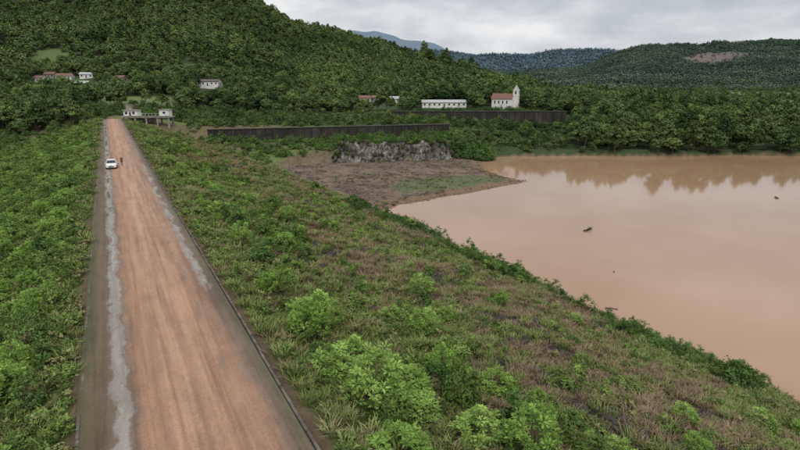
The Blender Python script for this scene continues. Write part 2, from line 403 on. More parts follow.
def scatter(name, P, S, RZ_, k, cl, tilt=.06):
    n = len(P); me = bpy.data.meshes.new(name); me.vertices.add(n)
    me.vertices.foreach_set('co', np.asarray(P, np.float32).ravel())
    S = np.asarray(S, float)
    if S.ndim == 1: S = np.stack([S*R.uniform(.8,1.25,n), S*R.uniform(.8,1.25,n), S*R.uniform(.75,1.3,n)], 1)
    rot = np.stack([R.normal(0, tilt, n), R.normal(0, tilt, n), RZ_], 1)
    for nm, ty, key, d in (('sc','FLOAT_VECTOR','vector',S), ('rot','FLOAT_VECTOR','vector',rot)):
        a = me.attributes.new(nm, ty, 'POINT'); a.data.foreach_set(key, d.astype(np.float32).ravel())
    a = me.attributes.new('idx', 'INT', 'POINT'); a.data.foreach_set('value', R.randint(0, k, n).astype(np.int32))
    o = obj(name, me)
    ng = bpy.data.node_groups.new(name, 'GeometryNodeTree')
    ng.interface.new_socket('Geometry', in_out='INPUT', socket_type='NodeSocketGeometry')
    ng.interface.new_socket('Geometry', in_out='OUTPUT', socket_type='NodeSocketGeometry')
    gi = ng.nodes.new('NodeGroupInput'); go = ng.nodes.new('NodeGroupOutput')
    ip = ng.nodes.new('GeometryNodeInstanceOnPoints'); ci = ng.nodes.new('GeometryNodeCollectionInfo')
    ci.inputs['Collection'].default_value = cl; ci.inputs['Separate Children'].default_value = True; ci.inputs['Reset Children'].default_value = True
    def na(nm, ty):
        q = ng.nodes.new('GeometryNodeInputNamedAttribute'); q.data_type = ty; q.inputs['Name'].default_value = nm
        return [s for s in q.outputs if s.enabled and s.name == 'Attribute'][0]
    ng.links.new(gi.outputs[0], ip.inputs['Points']); ng.links.new(ci.outputs[0], ip.inputs['Instance'])
    ip.inputs['Pick Instance'].default_value = True
    ng.links.new(na('idx','INT'), ip.inputs['Instance Index']); ng.links.new(na('rot','FLOAT_VECTOR'), ip.inputs['Rotation']); ng.links.new(na('sc','FLOAT_VECTOR'), ip.inputs['Scale'])
    ng.links.new(ip.outputs[0], go.inputs[0])
    md = o.modifiers.new('scatter', 'NODES'); md.node_group = ng
    return o
def bake(name, a, S, protos, mat, sink=1.0, tv=.3):
    """one joined canopy mesh for distant woodland"""
    x, y, z, D = a; n = len(x); S = S(n, x, y, D); Vs = []; Ts = []
    k = R.randint(0, len(protos), n); ang = R.uniform(0, 6.28, n); tr = R.uniform(1-tv, 1+tv, n); hz = R.uniform(.75, 1.25, n)
    for q, (pv, pt) in enumerate(protos):
        m_ = k == q; c_, s_ = np.cos(ang[m_])[:,None], np.sin(ang[m_])[:,None]; sc_ = S[m_][:,None]
        vx = (pv[None,:,0]*c_-pv[None,:,1]*s_)*sc_+x[m_][:,None]; vy = (pv[None,:,0]*s_+pv[None,:,1]*c_)*sc_+y[m_][:,None]
        vz = pv[None,:,2]*sc_*hz[m_][:,None]+z[m_][:,None]-sink
        Vs.append(np.stack([vx, vy, vz], -1).reshape(-1, 3)); Ts.append((pt[None,:]*tr[m_][:,None]).ravel())
    V = np.concatenate(Vs); print(name, n, len(V)//4)
    obj(name, mesh_np(name, V, np.arange(len(V)).reshape(-1, 4), (mat,), False, np.concatenate(Ts), None, False))
lm_dk = leafmat('leaves_dark', (.045,.085,.025), (.11,.18,.05), 0)
lm_md = leafmat('leaves_mid', (.085,.14,.035), (.20,.275,.075), .12)
lm_ol = leafmat('leaves_olive', (.11,.115,.045), (.20,.20,.085), 0)
lm_lt = leafmat('leaves_light', (.20,.32,.07), (.31,.44,.12), .3)
lm_gr = leafmat('grass_blades', (.11,.145,.04), (.23,.27,.095), 0)
lm_dry = leafmat('dry_grass_blades', (.16,.115,.075), (.31,.235,.145), 0)
lm_fr = leafmat('forest_leaves', (.024,.050,.020), (.14,.19,.063), 0, .38, .85, .011, .28, .85)
lm_far_haze = leafmat('hill_forest_leaves_hazed', (.062,.095,.072), (.13,.17,.12), 0, 0, 1, .006, .35, .65)  # leaf green greyed and lightened: aerial haze put into the colour
lm_vfar_haze = leafmat('far_hill_leaves_hazed', (.105,.155,.18), (.135,.185,.205), 0, 0, 1, .004, .35, .65)  # bluer and paler still, thicker haze painted into the leaf colour
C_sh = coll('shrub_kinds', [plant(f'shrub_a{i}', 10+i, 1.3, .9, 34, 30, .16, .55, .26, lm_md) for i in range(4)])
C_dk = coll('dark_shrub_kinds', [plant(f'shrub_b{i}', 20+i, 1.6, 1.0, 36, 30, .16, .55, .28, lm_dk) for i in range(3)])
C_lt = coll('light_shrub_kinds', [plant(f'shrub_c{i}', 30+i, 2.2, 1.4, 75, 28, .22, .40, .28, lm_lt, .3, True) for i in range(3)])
C_wd = coll('weed_kinds', [plant(f'weed_{i}', 40+i, .5, .55, 16, 14, .14, .5, .16, lm_md if i < 3 else lm_ol, .1, i % 2 == 0) for i in range(5)])
C_gr = coll('grass_kinds', [tuft(f'grass_{i}', 50+i, .5, .6, 55, .04, lm_gr, .7) for i in range(3)])
C_dr = coll('dry_grass_kinds', [tuft(f'drygrass_{i}', 60+i, .45, .6, 46, .036, lm_dry, .9) for i in range(2)])
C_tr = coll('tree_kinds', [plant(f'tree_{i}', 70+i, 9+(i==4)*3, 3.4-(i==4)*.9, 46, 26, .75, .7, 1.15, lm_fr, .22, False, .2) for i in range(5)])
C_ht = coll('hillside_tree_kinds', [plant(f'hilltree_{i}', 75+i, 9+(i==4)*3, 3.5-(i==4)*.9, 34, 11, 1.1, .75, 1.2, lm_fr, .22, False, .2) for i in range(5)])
P_hf = [plant('p', 80+i, 8, 4.2, 17, 2, 3.0, .8, 1.4, None, .05, raw=True) for i in range(4)]
P_vf = [plant('p', 90+i, 8, 4.6, 12, 2, 3.8, .8, 1.7, None, .0, raw=True) for i in range(3)]

def place(n, x0, x1, y0, y1, cond):
    x = R.uniform(x0, x1, n); y = R.uniform(y0, y1, n)
    z, isd, l, m, X, D, b = height(x, y, True)
    vis = (D > 8) & (np.abs(X) < D*.88+10)
    k = cond(x, y, z, isd, l, m, X, D, b) & vis
    return x[k], y[k], z[k], D[k]
def rnd(x): return R.rand(len(x))
def go(name, a, s, cl, k, sink=.05, grow=1.0):
    x, y, z, D = a; n = len(x)
    if n == 0: return
    S = s(n, x, y, D)
    scatter(name, np.stack([x, y, z-sink], 1), S, R.uniform(0, 6.28, n), k, cl)
dist = lambda D: np.clip(D/60, .0, 4)
onR = lambda x, z, isd: (x > 6.5) & isd & (z > WATER+.25)
onL = lambda x, isd: (x < -3.1) & isd
dens = lambda D, d0: d0*np.clip((42/np.maximum(D, 1))**1.35, .06, 1)
go('grass', place(85000, -45, 62, 2, 290, lambda x,y,z,isd,l,m,X,D,b: (onR(x,z,isd) | onL(x,isd)) & (rnd(x) < dens(D,1)*np.where(x > 0, 1-.75*bare(x,y), .5))), lambda n,x,y,D: R.uniform(.5,1.15,n)*(1+dist(D)*.38), C_gr, 3)
go('dry_grass', place(78000, 6, 62, 2, 290, lambda x,y,z,isd,l,m,X,D,b: onR(x,z,isd) & (rnd(x) < dens(D,1)*(.22+.42*bare(x,y))*(1-.95*burnt(x,y)))), lambda n,x,y,D: R.uniform(.5,1.15,n)*(1+dist(D)*.33), C_dr, 2)
go('weeds', place(72000, -45, 62, 2, 290, lambda x,y,z,isd,l,m,X,D,b: (onR(x,z,isd) | onL(x,isd)) & (rnd(x) < dens(D,1)*np.where(x > 0, np.clip((fbm(x/5,y/5,3,78)-.3)*2.2,.1,.8)*(1-.85*bare(x,y)), .9))), lambda n,x,y,D: R.uniform(.45,1.3,n)*(1+dist(D)*.33), C_wd, 5)
def shc(x,y,z,isd,l,m,X,D,b):
    q = fbm(x/9, y/9, 3, 71)
    pr = np.where(x < 0, .8, np.clip((q-.44)*6, .04, 1)*np.where(x < 22, .5, .22)*(1-.7*bare(x,y)))
    return ((x > 7.6) & isd & (z > WATER+.3) | (x < -4.2) & isd) & (rnd(x) < pr*np.clip(70/np.maximum(D,1), .3, 1))
shs = lambda n, x: (.35+.95*R.rand(n)**1.8)
go('shrubs', place(16500, -45, 62, 4, 290, shc), lambda n,x,y,D: shs(n,x)*(1+np.clip(D/200,0,1)*.6)*np.where(np.abs(x-1.7) < 8, .75, 1), C_sh, 4)
go('dark_shrubs', place(5000, -45, 62, 4, 290, lambda x,y,z,isd,l,m,X,D,b: shc(x,y,z,isd,l,m,X,D,b) & (rnd(x) < .6)), lambda n,x,y,D: shs(n,x), C_dk, 3)
go('light_green_shrubs', place(4200, -40, 45, 4, 250, lambda x,y,z,isd,l,m,X,D,b: shc(x,y,z,isd,l,m,X,D,b) & (np.abs(x-2) > 7)), lambda n,x,y,D: R.uniform(.35,.85,n), C_lt, 3)
go('shoreline_shrubs', place(1600, 44, 58, 15, 125, lambda x,y,z,isd,l,m,X,D,b: isd & (z > WATER+.3) & (z < WATER+2.2) & (rnd(x) < .12+.6*(vn(x*0,y/9,14) > .6))), lambda n,x,y,D: R.uniform(.35,1.05,n), C_dk, 3)
bx = np.array([(9.8,21.5,1.15),(11.3,19.6,1.2),(9.2,24.4,.95),(12.6,22.4,1.0),(9.6,30.,1.0),(10.8,33,1.1),(13.8,18.2,.95),(9.4,17.0,.9),(16,17,.9),(11,27,.7),(9.8,38,.9),(-6.5,30,.9),(-8,35,1.0),(-6.2,41,.8)])
scatter('leafy_shrub', np.stack([bx[:,0], bx[:,1], height(bx[:,0], bx[:,1])-.1], 1), bx[:,2], R.uniform(0,6,len(bx)), 3, C_lt)
bx = np.array([(50.5,25.5,1.7),(51.5,24.5,1.4),(54,48,1.0),(54,52,1.2),(53,60,1.1),(55,75,1.4),(54,82,1.3),(12,60,1.5),(11,64,1.3),(46,105,1.5),(48,112,1.8),(52,116,1.5),(13,80,1.3),(9,27,.9)])
scatter('shoreline_bush', np.stack([bx[:,0], bx[:,1], height(bx[:,0], bx[:,1])-.1], 1), bx[:,2], R.uniform(0,6,len(bx)), 3, C_dk)
stone = simple('dark_stone', (.06,.05,.042), .9, .5, 3)
def rockmesh(name, seed):
    import bmesh
    rs = np.random.RandomState(seed); bm = bmesh.new(); bmesh.ops.create_icosphere(bm, subdivisions=2, radius=.5)
    k = rs.uniform(-3, 3, (6, 3))
    for v in bm.verts:
        c = v.co.copy(); s = 1
        for q in k: s += .09*math.sin(c.dot(Vector(q))*2.2+q[0])
        v.co = Vector((c.x*s*1.2, c.y*s, c.z*s*.65))
    me = bpy.data.meshes.new(name); bm.to_mesh(me); bm.free(); me.materials.append(stone)
    return bpy.data.objects.new(name, me)
C_rk = coll('stone_kinds', [rockmesh(f'stone_{i}', i) for i in range(3)])
go('stones', place(40000, 8, 60, 5, 200, lambda x,y,z,isd,l,m,X,D,b: isd & (z > WATER-.2) & (rnd(x) < np.where(z < WATER+.5, .3, burnt(x,y)*.6))), lambda n,x,y,D: R.uniform(.2,.8,n), C_rk, 3)

# ------------------------------------------------------------------ clearings for buildings: (b, D, half-width in b, Dfront, Dback)
CL = [(.195,352,.04,338,366),(.08,365,.05,338,378),(-.04,400,.045,345,412),(-.345,432,.03,372,445),(-.61,470,.06,415,480),(-.57,436,.025,395,445),(-.465,252,.07,215,266),(-.505,455,.02,415,462),(-.44,470,.016,430,478)]
def clear(b, D):
    k = np.zeros(b.shape, bool)
    for (cb, cd, hw, d0, d1) in CL: k |= (np.abs(b-cb) < hw) & (D > d0) & (D < d1)
    return k
def forest(n, b0, b1, D0, D1, cond):
    b = R.uniform(b0, b1, n); D = np.sqrt(R.uniform(D0**2, D1**2, n)); X = b*D; x, y = W2(X, D)
    z, isd, l, m, X, D, b = height(x, y, True)
    k = cond(x,y,z,isd,l,m,X,D,b) & ~clear(b, D) & ~isd & (l > 1.5) & (m > 1) & ~fieldmask(b, D) & ~meadow(x,y,b,D) & ~((np.abs(D-wall1D(b)) < 4) & (b > -.37) & (b < .1)) & ~((D > 322) & (D < 338) & (b > -.02) & (b < .31))
    return x[k], y[k], z[k], D[k]
low = lambda b, D: (D < 335) & (b > -.6) & (b < .32)
def bofxy(x, y, D): return inv(x, y)[0]/D
go('forest', forest(11000, -1, 1, 243, 520, lambda x,y,z,isd,l,m,X,D,b: (~low(b,D)) | ((D > wall1D(b)) & (rnd(x) < .45)) | (b > .1)), lambda n,x,y,D: np.where((D < 335) & (bofxy(x,y,D) < .32) & (bofxy(x,y,D) > -.6), R.uniform(.28,.5,n), R.uniform(.4,1.15,n)), C_tr, 5, .3)
go('bank_shrubs', forest(4500, -.75, .25, 170, 335, lambda x,y,z,isd,l,m,X,D,b: (rnd(x) < .5)), lambda n,x,y,D: R.uniform(.7,2.0,n), C_dk, 3, .3)
go('bank_bushes', forest(3000, -.75, .25, 170, 335, lambda x,y,z,isd,l,m,X,D,b: (rnd(x) < .5)), lambda n,x,y,D: R.uniform(.7,1.6,n), C_sh, 4, .3)
bb = R.uniform(.02, .3, 160); dd = R.uniform(333, 344, 160); qx, qy = W2(bb*dd, dd)
scatter('terrace_bushes', np.stack([qx, qy, height(qx, qy)-.3], 1), R.uniform(.6,1.5,160), R.uniform(0,6,160), 3, C_dk)
go('hill_forest', forest(27000, -.95, .5, 520, 1250, lambda x,y,z,isd,l,m,X,D,b: (b < .3) | (vn(x/60,y/60,81) > .5)), lambda n,x,y,D: R.uniform(.6,1.3,n)*(.75+.5*vn(x/55,y/55,83)), C_ht, 5, .5)
bb = np.concatenate([R.uniform(.03, .13, 26), R.uniform(-.2, .2, 20)]); dd = R.uniform(900, 960, 46); qx, qy = W2(bb*dd, dd)
scatter('ridge_trees', np.stack([qx, qy, height(qx, qy)-.5], 1), np.concatenate([R.uniform(1.4,2.3,26), R.uniform(1.2,1.7,20)]), R.uniform(0,6,46), 5, C_tr)
go('valley_trees', forest(6000, .22, .95, 520, 1700, lambda x,y,z,isd,l,m,X,D,b: vn(x/70,y/35,82) > .42), lambda n,x,y,D: R.uniform(.5,1.1,n), C_ht, 5, .5)
bake('distant_forest', forest(42000, -.05, .95, 1400, 3000, lambda x,y,z,isd,l,m,X,D,b: (z > 8) & (brown(b, D)*.95 < rnd(x))), lambda n,x,y,D: R.uniform(.8,1.7,n), P_hf, lm_far_haze)
bake('far_forest', forest(18000, -.05, .95, 3300, 4300, lambda x,y,z,isd,l,m,X,D,b: z > 60), lambda n,x,y,D: R.uniform(1.2,2.2,n), P_vf, lm_vfar_haze, 1, .12)

# ------------------------------------------------------------------ buildings
white = simple('white_plaster', (.70,.68,.64), .8, .18, .6)
conc = simple('old_concrete', (.30,.28,.235), .9, .45, .8)
rroof = simple('clay_tile_roof', (.20,.11,.08), .9, .35, 1.5)
groof = simple('fibre_cement_roof', (.40,.40,.39), .8, .2, 1)
droof = simple('dark_old_roof', (.12,.10,.09), .9, .3, 1)
dkgl = simple('window_glass', (.03,.035,.04), .2, .2, 3)
wood = simple('painted_door', (.12,.07,.04), .7)
def prism(name, L_, W_, z0, rh, ov, mat, parent, th=.18, x0=0):
    a = L_/2+ov; w = W_/2+ov; s = rh/(W_/2); zl = z0-ov*s
    P = [(-a,-w,zl),(a,-w,zl),(a,0,z0+rh),(-a,0,z0+rh),(-a,w,zl),(a,w,zl)]
    V = [(px+x0, py, pz+.01) for px, py, pz in P]+[(px+x0, py, pz+th) for px, py, pz in P]
    F = [(3,2,1,0),(4,5,2,3),(6,7,8,9),(9,8,11,10),(0,1,7,6),(5,4,10,11),(1,2,8,7),(2,5,11,8),(3,0,6,9),(4,3,9,10)]
    return obj(name, mesh_np(name, V, F, (mat,)), parent)
def body(name, L_, W_, H, rh, mat, parent, zb=-2, x0=0):
    a = L_/2; w = W_/2
    V = [(-a,-w,zb),(a,-w,zb),(a,w,zb),(-a,w,zb),(-a,-w,H),(a,-w,H),(a,w,H),(-a,w,H),(-a,0,H+rh),(a,0,H+rh)]
    me = bpy.data.meshes.new(name); me.from_pydata([(v[0]+x0, v[1], v[2]) for v in V], [], [(3,2,1,0),(0,1,5,4),(2,3,7,6),(1,2,6,9,5),(3,0,4,8,7),(4,5,9,8),(6,7,8,9)])
    me.materials.append(mat); return obj(name, me, parent)
def empty(name, b, D, dyaw=0, dz=0):
    x, y = W2(b*D, D); z = float(height(np.array([x]), np.array([y]))[0])
    e = bpy.data.objects.new(name, None); sc.collection.objects.link(e); e.location = (x, y, z+dz); e.rotation_euler = (0, 0, -YAW+math.radians(dyaw)); return e
def house(name, b, D, dy, L_, W_, H, rh, wm, rmat, nw=4, dz=0):
    e = empty(name, b, D, dy, dz)
    body('walls', L_, W_, H, rh, wm, e, -3.5); prism('roof', L_, W_, H, rh, .5, rmat, e)
    wl = []
    for i in range(nw):
        xx = -L_/2+(i+.5)*L_/nw
        if i != nw//2: wl += [(xx, -W_/2, H*.55, 1.1, .12, 1.2), (xx, W_/2, H*.55, 1.1, .12, 1.2)]
    wl += [(-L_/2, 0, H*.55, .12, 1.2, 1.2), (L_/2, 0, H*.55, .12, 1.2, 1.2)]
    boxes('windows', wl, dkgl, e)
    boxes('door', [(-L_/2+(nw//2+.5)*L_/nw, -W_/2, 1.05, 1.0, .14, 2.1)], wood, e)
    return e
house('warehouse', .079, 362, 4, 29, 10, 3.0, 1.5, white, groof, 9, .4)
house('white_house', -.345, 430, -5, 17, 8, 3.4, 1.5, white, droof, 5, 1.6)
house('farm_house', -.605, 470, 8, 12, 8, 3.0, 1.8, white, rroof, 4)
house('farm_house', -.65, 458, -12, 9, 7, 3, 1.5, white, rroof, 3)
house('farm_house', -.565, 475, 15, 10, 7, 3, 1.6, white, groof, 3)
house('farm_house', -.63, 476, 0, 8, 7, 3, 1.6, conc, rroof, 3)
house('farm_house', -.505, 455, -8, 8, 7, 3, 1.6, conc, rroof, 3)
house('barn', -.575, 434, 10, 9, 6, 3, 1.5, conc, groof, 3)
house('village_house', -.065, 398, 10, 8, 7, 3.2, 1.6, white, rroof, 3)
house('village_house', -.04, 404, -20, 9, 7, 3.2, 1.6, conc, rroof, 3)
house('village_house', -.012, 396, 10, 8, 6, 3, 1.5, white, groof, 3)
ch = empty('church', .193, 350, -25, .8)
body('nave', 13, 8, 5.6, 3.0, white, ch, x0=-1.5); prism('nave_roof', 13, 8, 5.6, 3.0, .4, rroof, ch, x0=-1.7)
boxes('nave_windows', [(-6+i*2.6, s*4.0, 3.4, .8, .14, 2.0) for i in range(4) for s in (-1, 1)], dkgl, ch)
boxes('tower', [(6.6,0,4.3,3.4,3.4,12.6),(6.6,0,10.75,3.8,3.8,.3),(6.6,0,7.6,3.7,3.7,.25)], white, ch)
boxes('belfry_openings', [(6.6,0,9.2,3.5,1.0,1.7),(6.6,0,9.2,1.0,3.5,1.7),(8.3,0,5.4,.1,.9,1.4)], dkgl, ch)
boxes('church_door', [(8.32,0,1.4,.12,1.6,2.8)], wood, ch)
me = bpy.data.meshes.new('spire'); me.from_pydata([(5,-1.6,10.91),(8.2,-1.6,10.91),(8.2,1.6,10.91),(5,1.6,10.91),(6.6,0,14.2)], [], [(0,1,4),(1,2,4),(2,3,4),(3,0,4),(3,2,1,0)]); me.materials.append(groof); obj('spire', me, ch)
boxes('cross', [(6.6,0,14.8,.14,.14,1.6),(6.6,0,15.0,.8,.12,.14)], conc, ch)
gh = empty('dam_gatehouse', -.463, 250, 2, 0); gh.location.z = -3.2
boxes('deck', [(0,0,4.3,22,6,.5),(0,-3.1,4.75,22,.2,.4)], conc, gh)
boxes('piers', [(x_, y_, 1.5, .7, .7, 5.1) for x_ in (-10,-5,0,5,10) for y_ in (-2.4, 2.4)]+[(-3,1.5,1.2,13,1.0,5.0)], conc, gh)
boxes('cabin', [(-7,0,5.9,6.0,4.6,2.69),(8,0,6.0,4.4,4,2.89)], white, gh)
boxes('cabin_roof', [(-7,0,7.4,6.8,5.4,.28),(8,0,7.58,5.0,4.6,.24)], conc, gh)
boxes('water_tank_tower', [(-8,0,8.6,2.4,2.4,2.1),(-8,0,9.75,2.8,2.8,.2)], conc, gh)
boxes('cabin_windows', [(-8.8,-2.3,6.2,1.1,.12,1.1),(-5.5,-2.3,6.2,1.1,.12,1.1),(8,-2.0,6.3,1.1,.12,1.0)], dkgl, gh)
boxes('cabin_door', [(-7.1,-2.3,5.6,.9,.14,2.0)], wood, gh)
boxes('railing', [(x_,-3.1,5.5,.08,.08,1.1) for x_ in np.arange(-3,6,1.5)]+[(1.2,-3.1,6.0,9,.06,.06)], white, gh)

# walls
wm_, nt, p = newmat('stained_concrete_wall')
v1 = noise(nt, 1.6, 6, .7, sx=(1,1,.06)); v2 = noise(nt, .12, 4)
cw = ramp(nt, math_(nt, 'ADD', math_(nt, 'MULTIPLY', v1, .6), math_(nt, 'MULTIPLY', v2, .4)), [(.40,(.018,.016,.014)),(.54,(.04,.034,.028)),(.70,(.13,.115,.095))])
L(nt, cw, p.inputs['Base Color']); p.inputs['Roughness'].default_value = .9
dkc = simple('mossy_coping', (.085,.08,.06), .9, .5, .7)
def wall(name, b0, D0, b1, D1, ztop, zbot, step, off=0):
    x0, y0 = W2(b0*D0, D0); x1, y1 = W2(b1*D1, D1)
    ln = math.hypot(x1-x0, y1-y0); a = math.atan2(y1-y0, x1-x0)
    e = bpy.data.objects.new(name, None); sc.collection.objects.link(e); e.location = (x0, y0, 0); e.rotation_euler = (0, 0, a)
    boxes('wall_body', [(ln/2, 0, (ztop+zbot)/2-1, ln, 1.4, ztop-zbot+1.5)], wm_, e)
    boxes('coping', [(ln/2, -.1, ztop-.05, ln+.6, 1.9, .35)], dkc, e)
    boxes('buttresses', [(t, -1.1, (ztop+zbot)/2-1.3, .7, .9, ztop-zbot+1.6) for t in np.arange(step/2, ln, step)], wm_, e)
    return e
wall('spillway_wall', -.357, 243, .09, 280, -4.0, -10, 4.5)
wall('retaining_wall', -.015, 327, .305, 325, .6, -6, 5.5)

# rock cliff
rk, nt, p = newmat('cliff_rock')
v1 = noise(nt, 1.1, 8, .75, sx=(1,1,.22)); v2 = noise(nt, .25, 3)
L(nt, ramp(nt, math_(nt,'ADD',math_(nt,'MULTIPLY',v1,.7),math_(nt,'MULTIPLY',v2,.3)), [(.38,(.025,.022,.018)),(.47,(.085,.075,.06)),(.54,(.20,.18,.15)),(.63,(.46,.44,.40))]), p.inputs['Base Color'])
p.inputs['Roughness'].default_value = .9; bump(nt, p, v1, .9, .5)
pl = np.array([(-27,207),(-20,210.5),(-8,215),(4,218.5),(12,221),(19,226),(25,231)], float)
tt = np.linspace(0, len(pl)-1.001, 150); ii = tt.astype(int); ff = (tt-ii)[:,None]; pc = pl[ii]*(1-ff)+pl[ii+1]*ff
hh = np.linspace(0, 1, 22)
CX = np.zeros((22,150)); CY = CX.copy(); CZ = CX.copy()
s_ = np.arange(150)
endt = np.clip(np.minimum(s_/14., (149-s_)/30.), 0, 1)
for j, h in enumerate(hh):
    off = (fbm(s_/5., s_*0+h*2.8, 4, 91)-.5)*6+np.floor(fbm(s_/8., s_*0+h*1.9, 2, 93)*6)*.5
    Xc = pc[:,0]+off*.3; Dc = pc[:,1]-2.6+h*3.4-off*.8
    wx, wy = W2(Xc, Dc); CX[j] = wx; CY[j] = wy
    CZ[j] = -16.3+h*(2.5+(7.6+3.0*(fbm(s_/9., s_*0, 3, 95)-.5)-s_/150*1.5)*endt)
ci_ = np.arange(22*150).reshape(22,150)
CF = np.stack([ci_[:-1,:-1], ci_[:-1,1:], ci_[1:,1:], ci_[1:,:-1]], -1).reshape(-1,4)
obj('rock_cliff', mesh_np('rock_cliff', np.stack([CX,CY,CZ],-1).reshape(-1,3), CF, (rk,)))
k = R.randint(0, 150, 120); hsel = R.choice([21, 21, 20, 16, 10, 1], 120)
P = np.stack([CX[hsel,k], CY[hsel,k], CZ[hsel,k]-.3], 1)
scatter('cliff_shrubs', P, R.uniform(.4,1.3,120), R.uniform(0,6,120), 3, C_dk, .2)
X_s = R.uniform(24, 40, 160); D_s = R.uniform(226, 240, 160); qx, qy = W2(X_s, D_s)
scatter('bank_thicket', np.stack([qx, qy, height(qx, qy)-.3], 1), R.uniform(1,2.6,160), R.uniform(0,6,160), 3, C_dk)

# driftwood on the mud bank and afloat
dw = simple('driftwood', (.13,.10,.08), .9, .5, 3)
def stick(name, seed, n, ln):
    rs = np.random.RandomState(seed); mb = MB()
    for i in range(n):
        a = rs.uniform(0, 6.28); c = rs.normal(0, ln*.5, 3)*[1,1,.05]; d = np.array([math.cos(a), math.sin(a), rs.uniform(-.05,.15)])*ln*rs.uniform(.15,.5)
        limb(mb, c-d, c+d, rs.uniform(.03,.07), .02, rs, 3, .1)
    m_ = mb.mesh(name, (dw, dw)); return bpy.data.objects.new(name, m_)
C_dw = coll('driftwood_kinds', [stick(f'sticks_{i}', 200+i, 8, 1.6) for i in range(4)])
def pl2(n):
    X = R.uniform(-45, 45, n); D = R.uniform(130, 232, n); x, y = W2(X, D)
    z, isd, l, m, X, D, b = height(x, y, True); k = (m < 1) & ~isd & (l > .3) & (fbm(x/9,y/9,3,99)*.6+R.rand(n)*.4 > .5)
    return x[k], y[k], z[k], D[k]
go('driftwood_debris', pl2(3400), lambda n,x,y,D: R.uniform(.4,1.3,n), C_dw, 4, -.05)
go('mudbank_weeds', pl2(1500), lambda n,x,y,D: R.uniform(.4,1.2,n), C_wd, 5, 0)
sh = place(1500, 50, 62, 8, 130, lambda x,y,z,isd,l,m,X,D,b: (z > WATER-.25) & (z < WATER+.35))
go('shore_debris', sh, lambda n,x,y,D: R.uniform(.25,.7,n), C_dw, 4, -.03)
def logobj(name, X, D, ln, r, seed, yaw):
    rs = np.random.RandomState(seed); mb = MB(); x, y = W2(X, D)
    limb(mb, (-ln/2,0,0), (ln/2,0,r*.6), r, r*.4, rs, 6, .04)
    for k in range(7): limb(mb, (rs.uniform(-.3,.45)*ln,0,r*.4), (rs.uniform(-.5,.6)*ln, rs.uniform(-.25,.25)*ln, rs.uniform(.1,.9)*r*3), r*.35, .02, rs, 3)
    return obj(name, mb.mesh(name, (dwk, dwk)), None, (x, y, WATER+r*.1), (0,0,yaw))
dwk = simple('wet_driftwood', (.06,.045,.035), .8, .4, 3)
logobj('floating_log', 40.8, 112, 2.6, .38, 1, .2)
logobj('floating_log', 105.7, 147, 1.8, .25, 2, 1.)
logobj('floating_log', 29.7, 69.5, 1.6, .10, 3, 2.2)
logobj('floating_log', 28, 62, .9, .08, 4, .2)
logobj('floating_log', 36, 85, .8, .06, 5, .9)

# ------------------------------------------------------------------ car
paint, nt, p = newmat('white_car_paint'); p.inputs['Roughness'].default_value = .3; p.inputs['Coat Weight'].default_value = .4
L(nt, ramp(nt, noise(nt, 1.5, 4), [(.3,(.66,.64,.61)),(.6,(.8,.8,.79))]), p.inputs['Base Color'])
tyre = simple('tyre_rubber', (.025,.025,.025), .9); rimm = simple('wheel_rim', (.4,.4,.4), .4, metallic=.8)
lampm = simple('headlamp_glass', (.7,.7,.68), .1); redl = simple('tail_lamp', (.35,.02,.02), .3)
car = bpy.data.objects.new('car', None); sc.collection.objects.link(car); car.location = (-.35, 109, .06); car.rotation_euler = (0,0,math.radians(-3))
def loft(name, secs, mat, parent):
    V = []; F = []; k = len(secs[0])
    for s in secs: V += s
    for i in range(len(secs)-1):
        for j in range(k): a = i*k+j; b = i*k+(j+1) % k; F.append((a, b, b+k, a+k))
    me = bpy.data.meshes.new(name); me.from_pydata(V, [], F+[tuple(range(k))[::-1], tuple(range((len(secs)-1)*k, len(secs)*k))]); me.materials.append(mat)
    for q in me.polygons: q.use_smooth = True
    o = obj(name, me, parent); bv = o.modifiers.new('b', 'BEVEL'); bv.width = .03; bv.segments = 2; bv.angle_limit = .6
    return o
def sec(y, w, zb, zt, r=.12, tuck=.04):
    return [(-w+tuck,y,zb),(-w,y,zb+r*1.5),(-w,y,zt-r),(-w+r,y,zt),(w-r,y,zt),(w,y,zt-r),(w,y,zb+r*1.5),(w-tuck,y,zb)]
loft('body', [sec(-2.0,.72,.32,.62),sec(-1.92,.80,.24,.74),sec(-1.5,.84,.22,.86),sec(-.9,.86,.22,.96),sec(0,.86,.22,.98),sec(1.2,.86,.22,.98),sec(1.8,.83,.24,.95),sec(1.98,.76,.34,.8)], paint, car)
def csec(y, wb, wt, zb, zt): return [(-wb,y,zb),(-wt,y,zt),(wt,y,zt),(wb,y,zb)]
loft('windows', [csec(-.98,.74,.70,.93,.96),csec(-.38,.79,.64,.93,1.40),csec(.2,.80,.65,.93,1.44),csec(1.1,.80,.65,.93,1.42),csec(1.72,.76,.66,.93,1.0)], dkgl, car)
loft('roof', [csec(-.42,.645,.60,1.385,1.43),csec(.2,.66,.61,1.43,1.485),csec(1.0,.66,.6,1.41,1.465),csec(1.25,.655,.6,1.33,1.38)], paint, car)
def bar(p0, p1, r, V, F):
    v, f = tube(p0, p1, r, r, 4); F.append(f+len(V)*0+sum(len(q) for q in V)); V.append(v)
VV = []; FF = []
for s in (-1, 1):
    bar((s*.75,-.95,.97), (s*.655,-.40,1.41), .035, VV, FF); bar((s*.80,.35,.96), (s*.665,.35,1.44), .04, VV, FF); bar((s*.78,1.62,.97), (s*.655,1.2,1.37), .07, VV, FF)
obj('pillars', mesh_np('pillars', np.concatenate(VV), np.concatenate(FF), (paint,)), car)
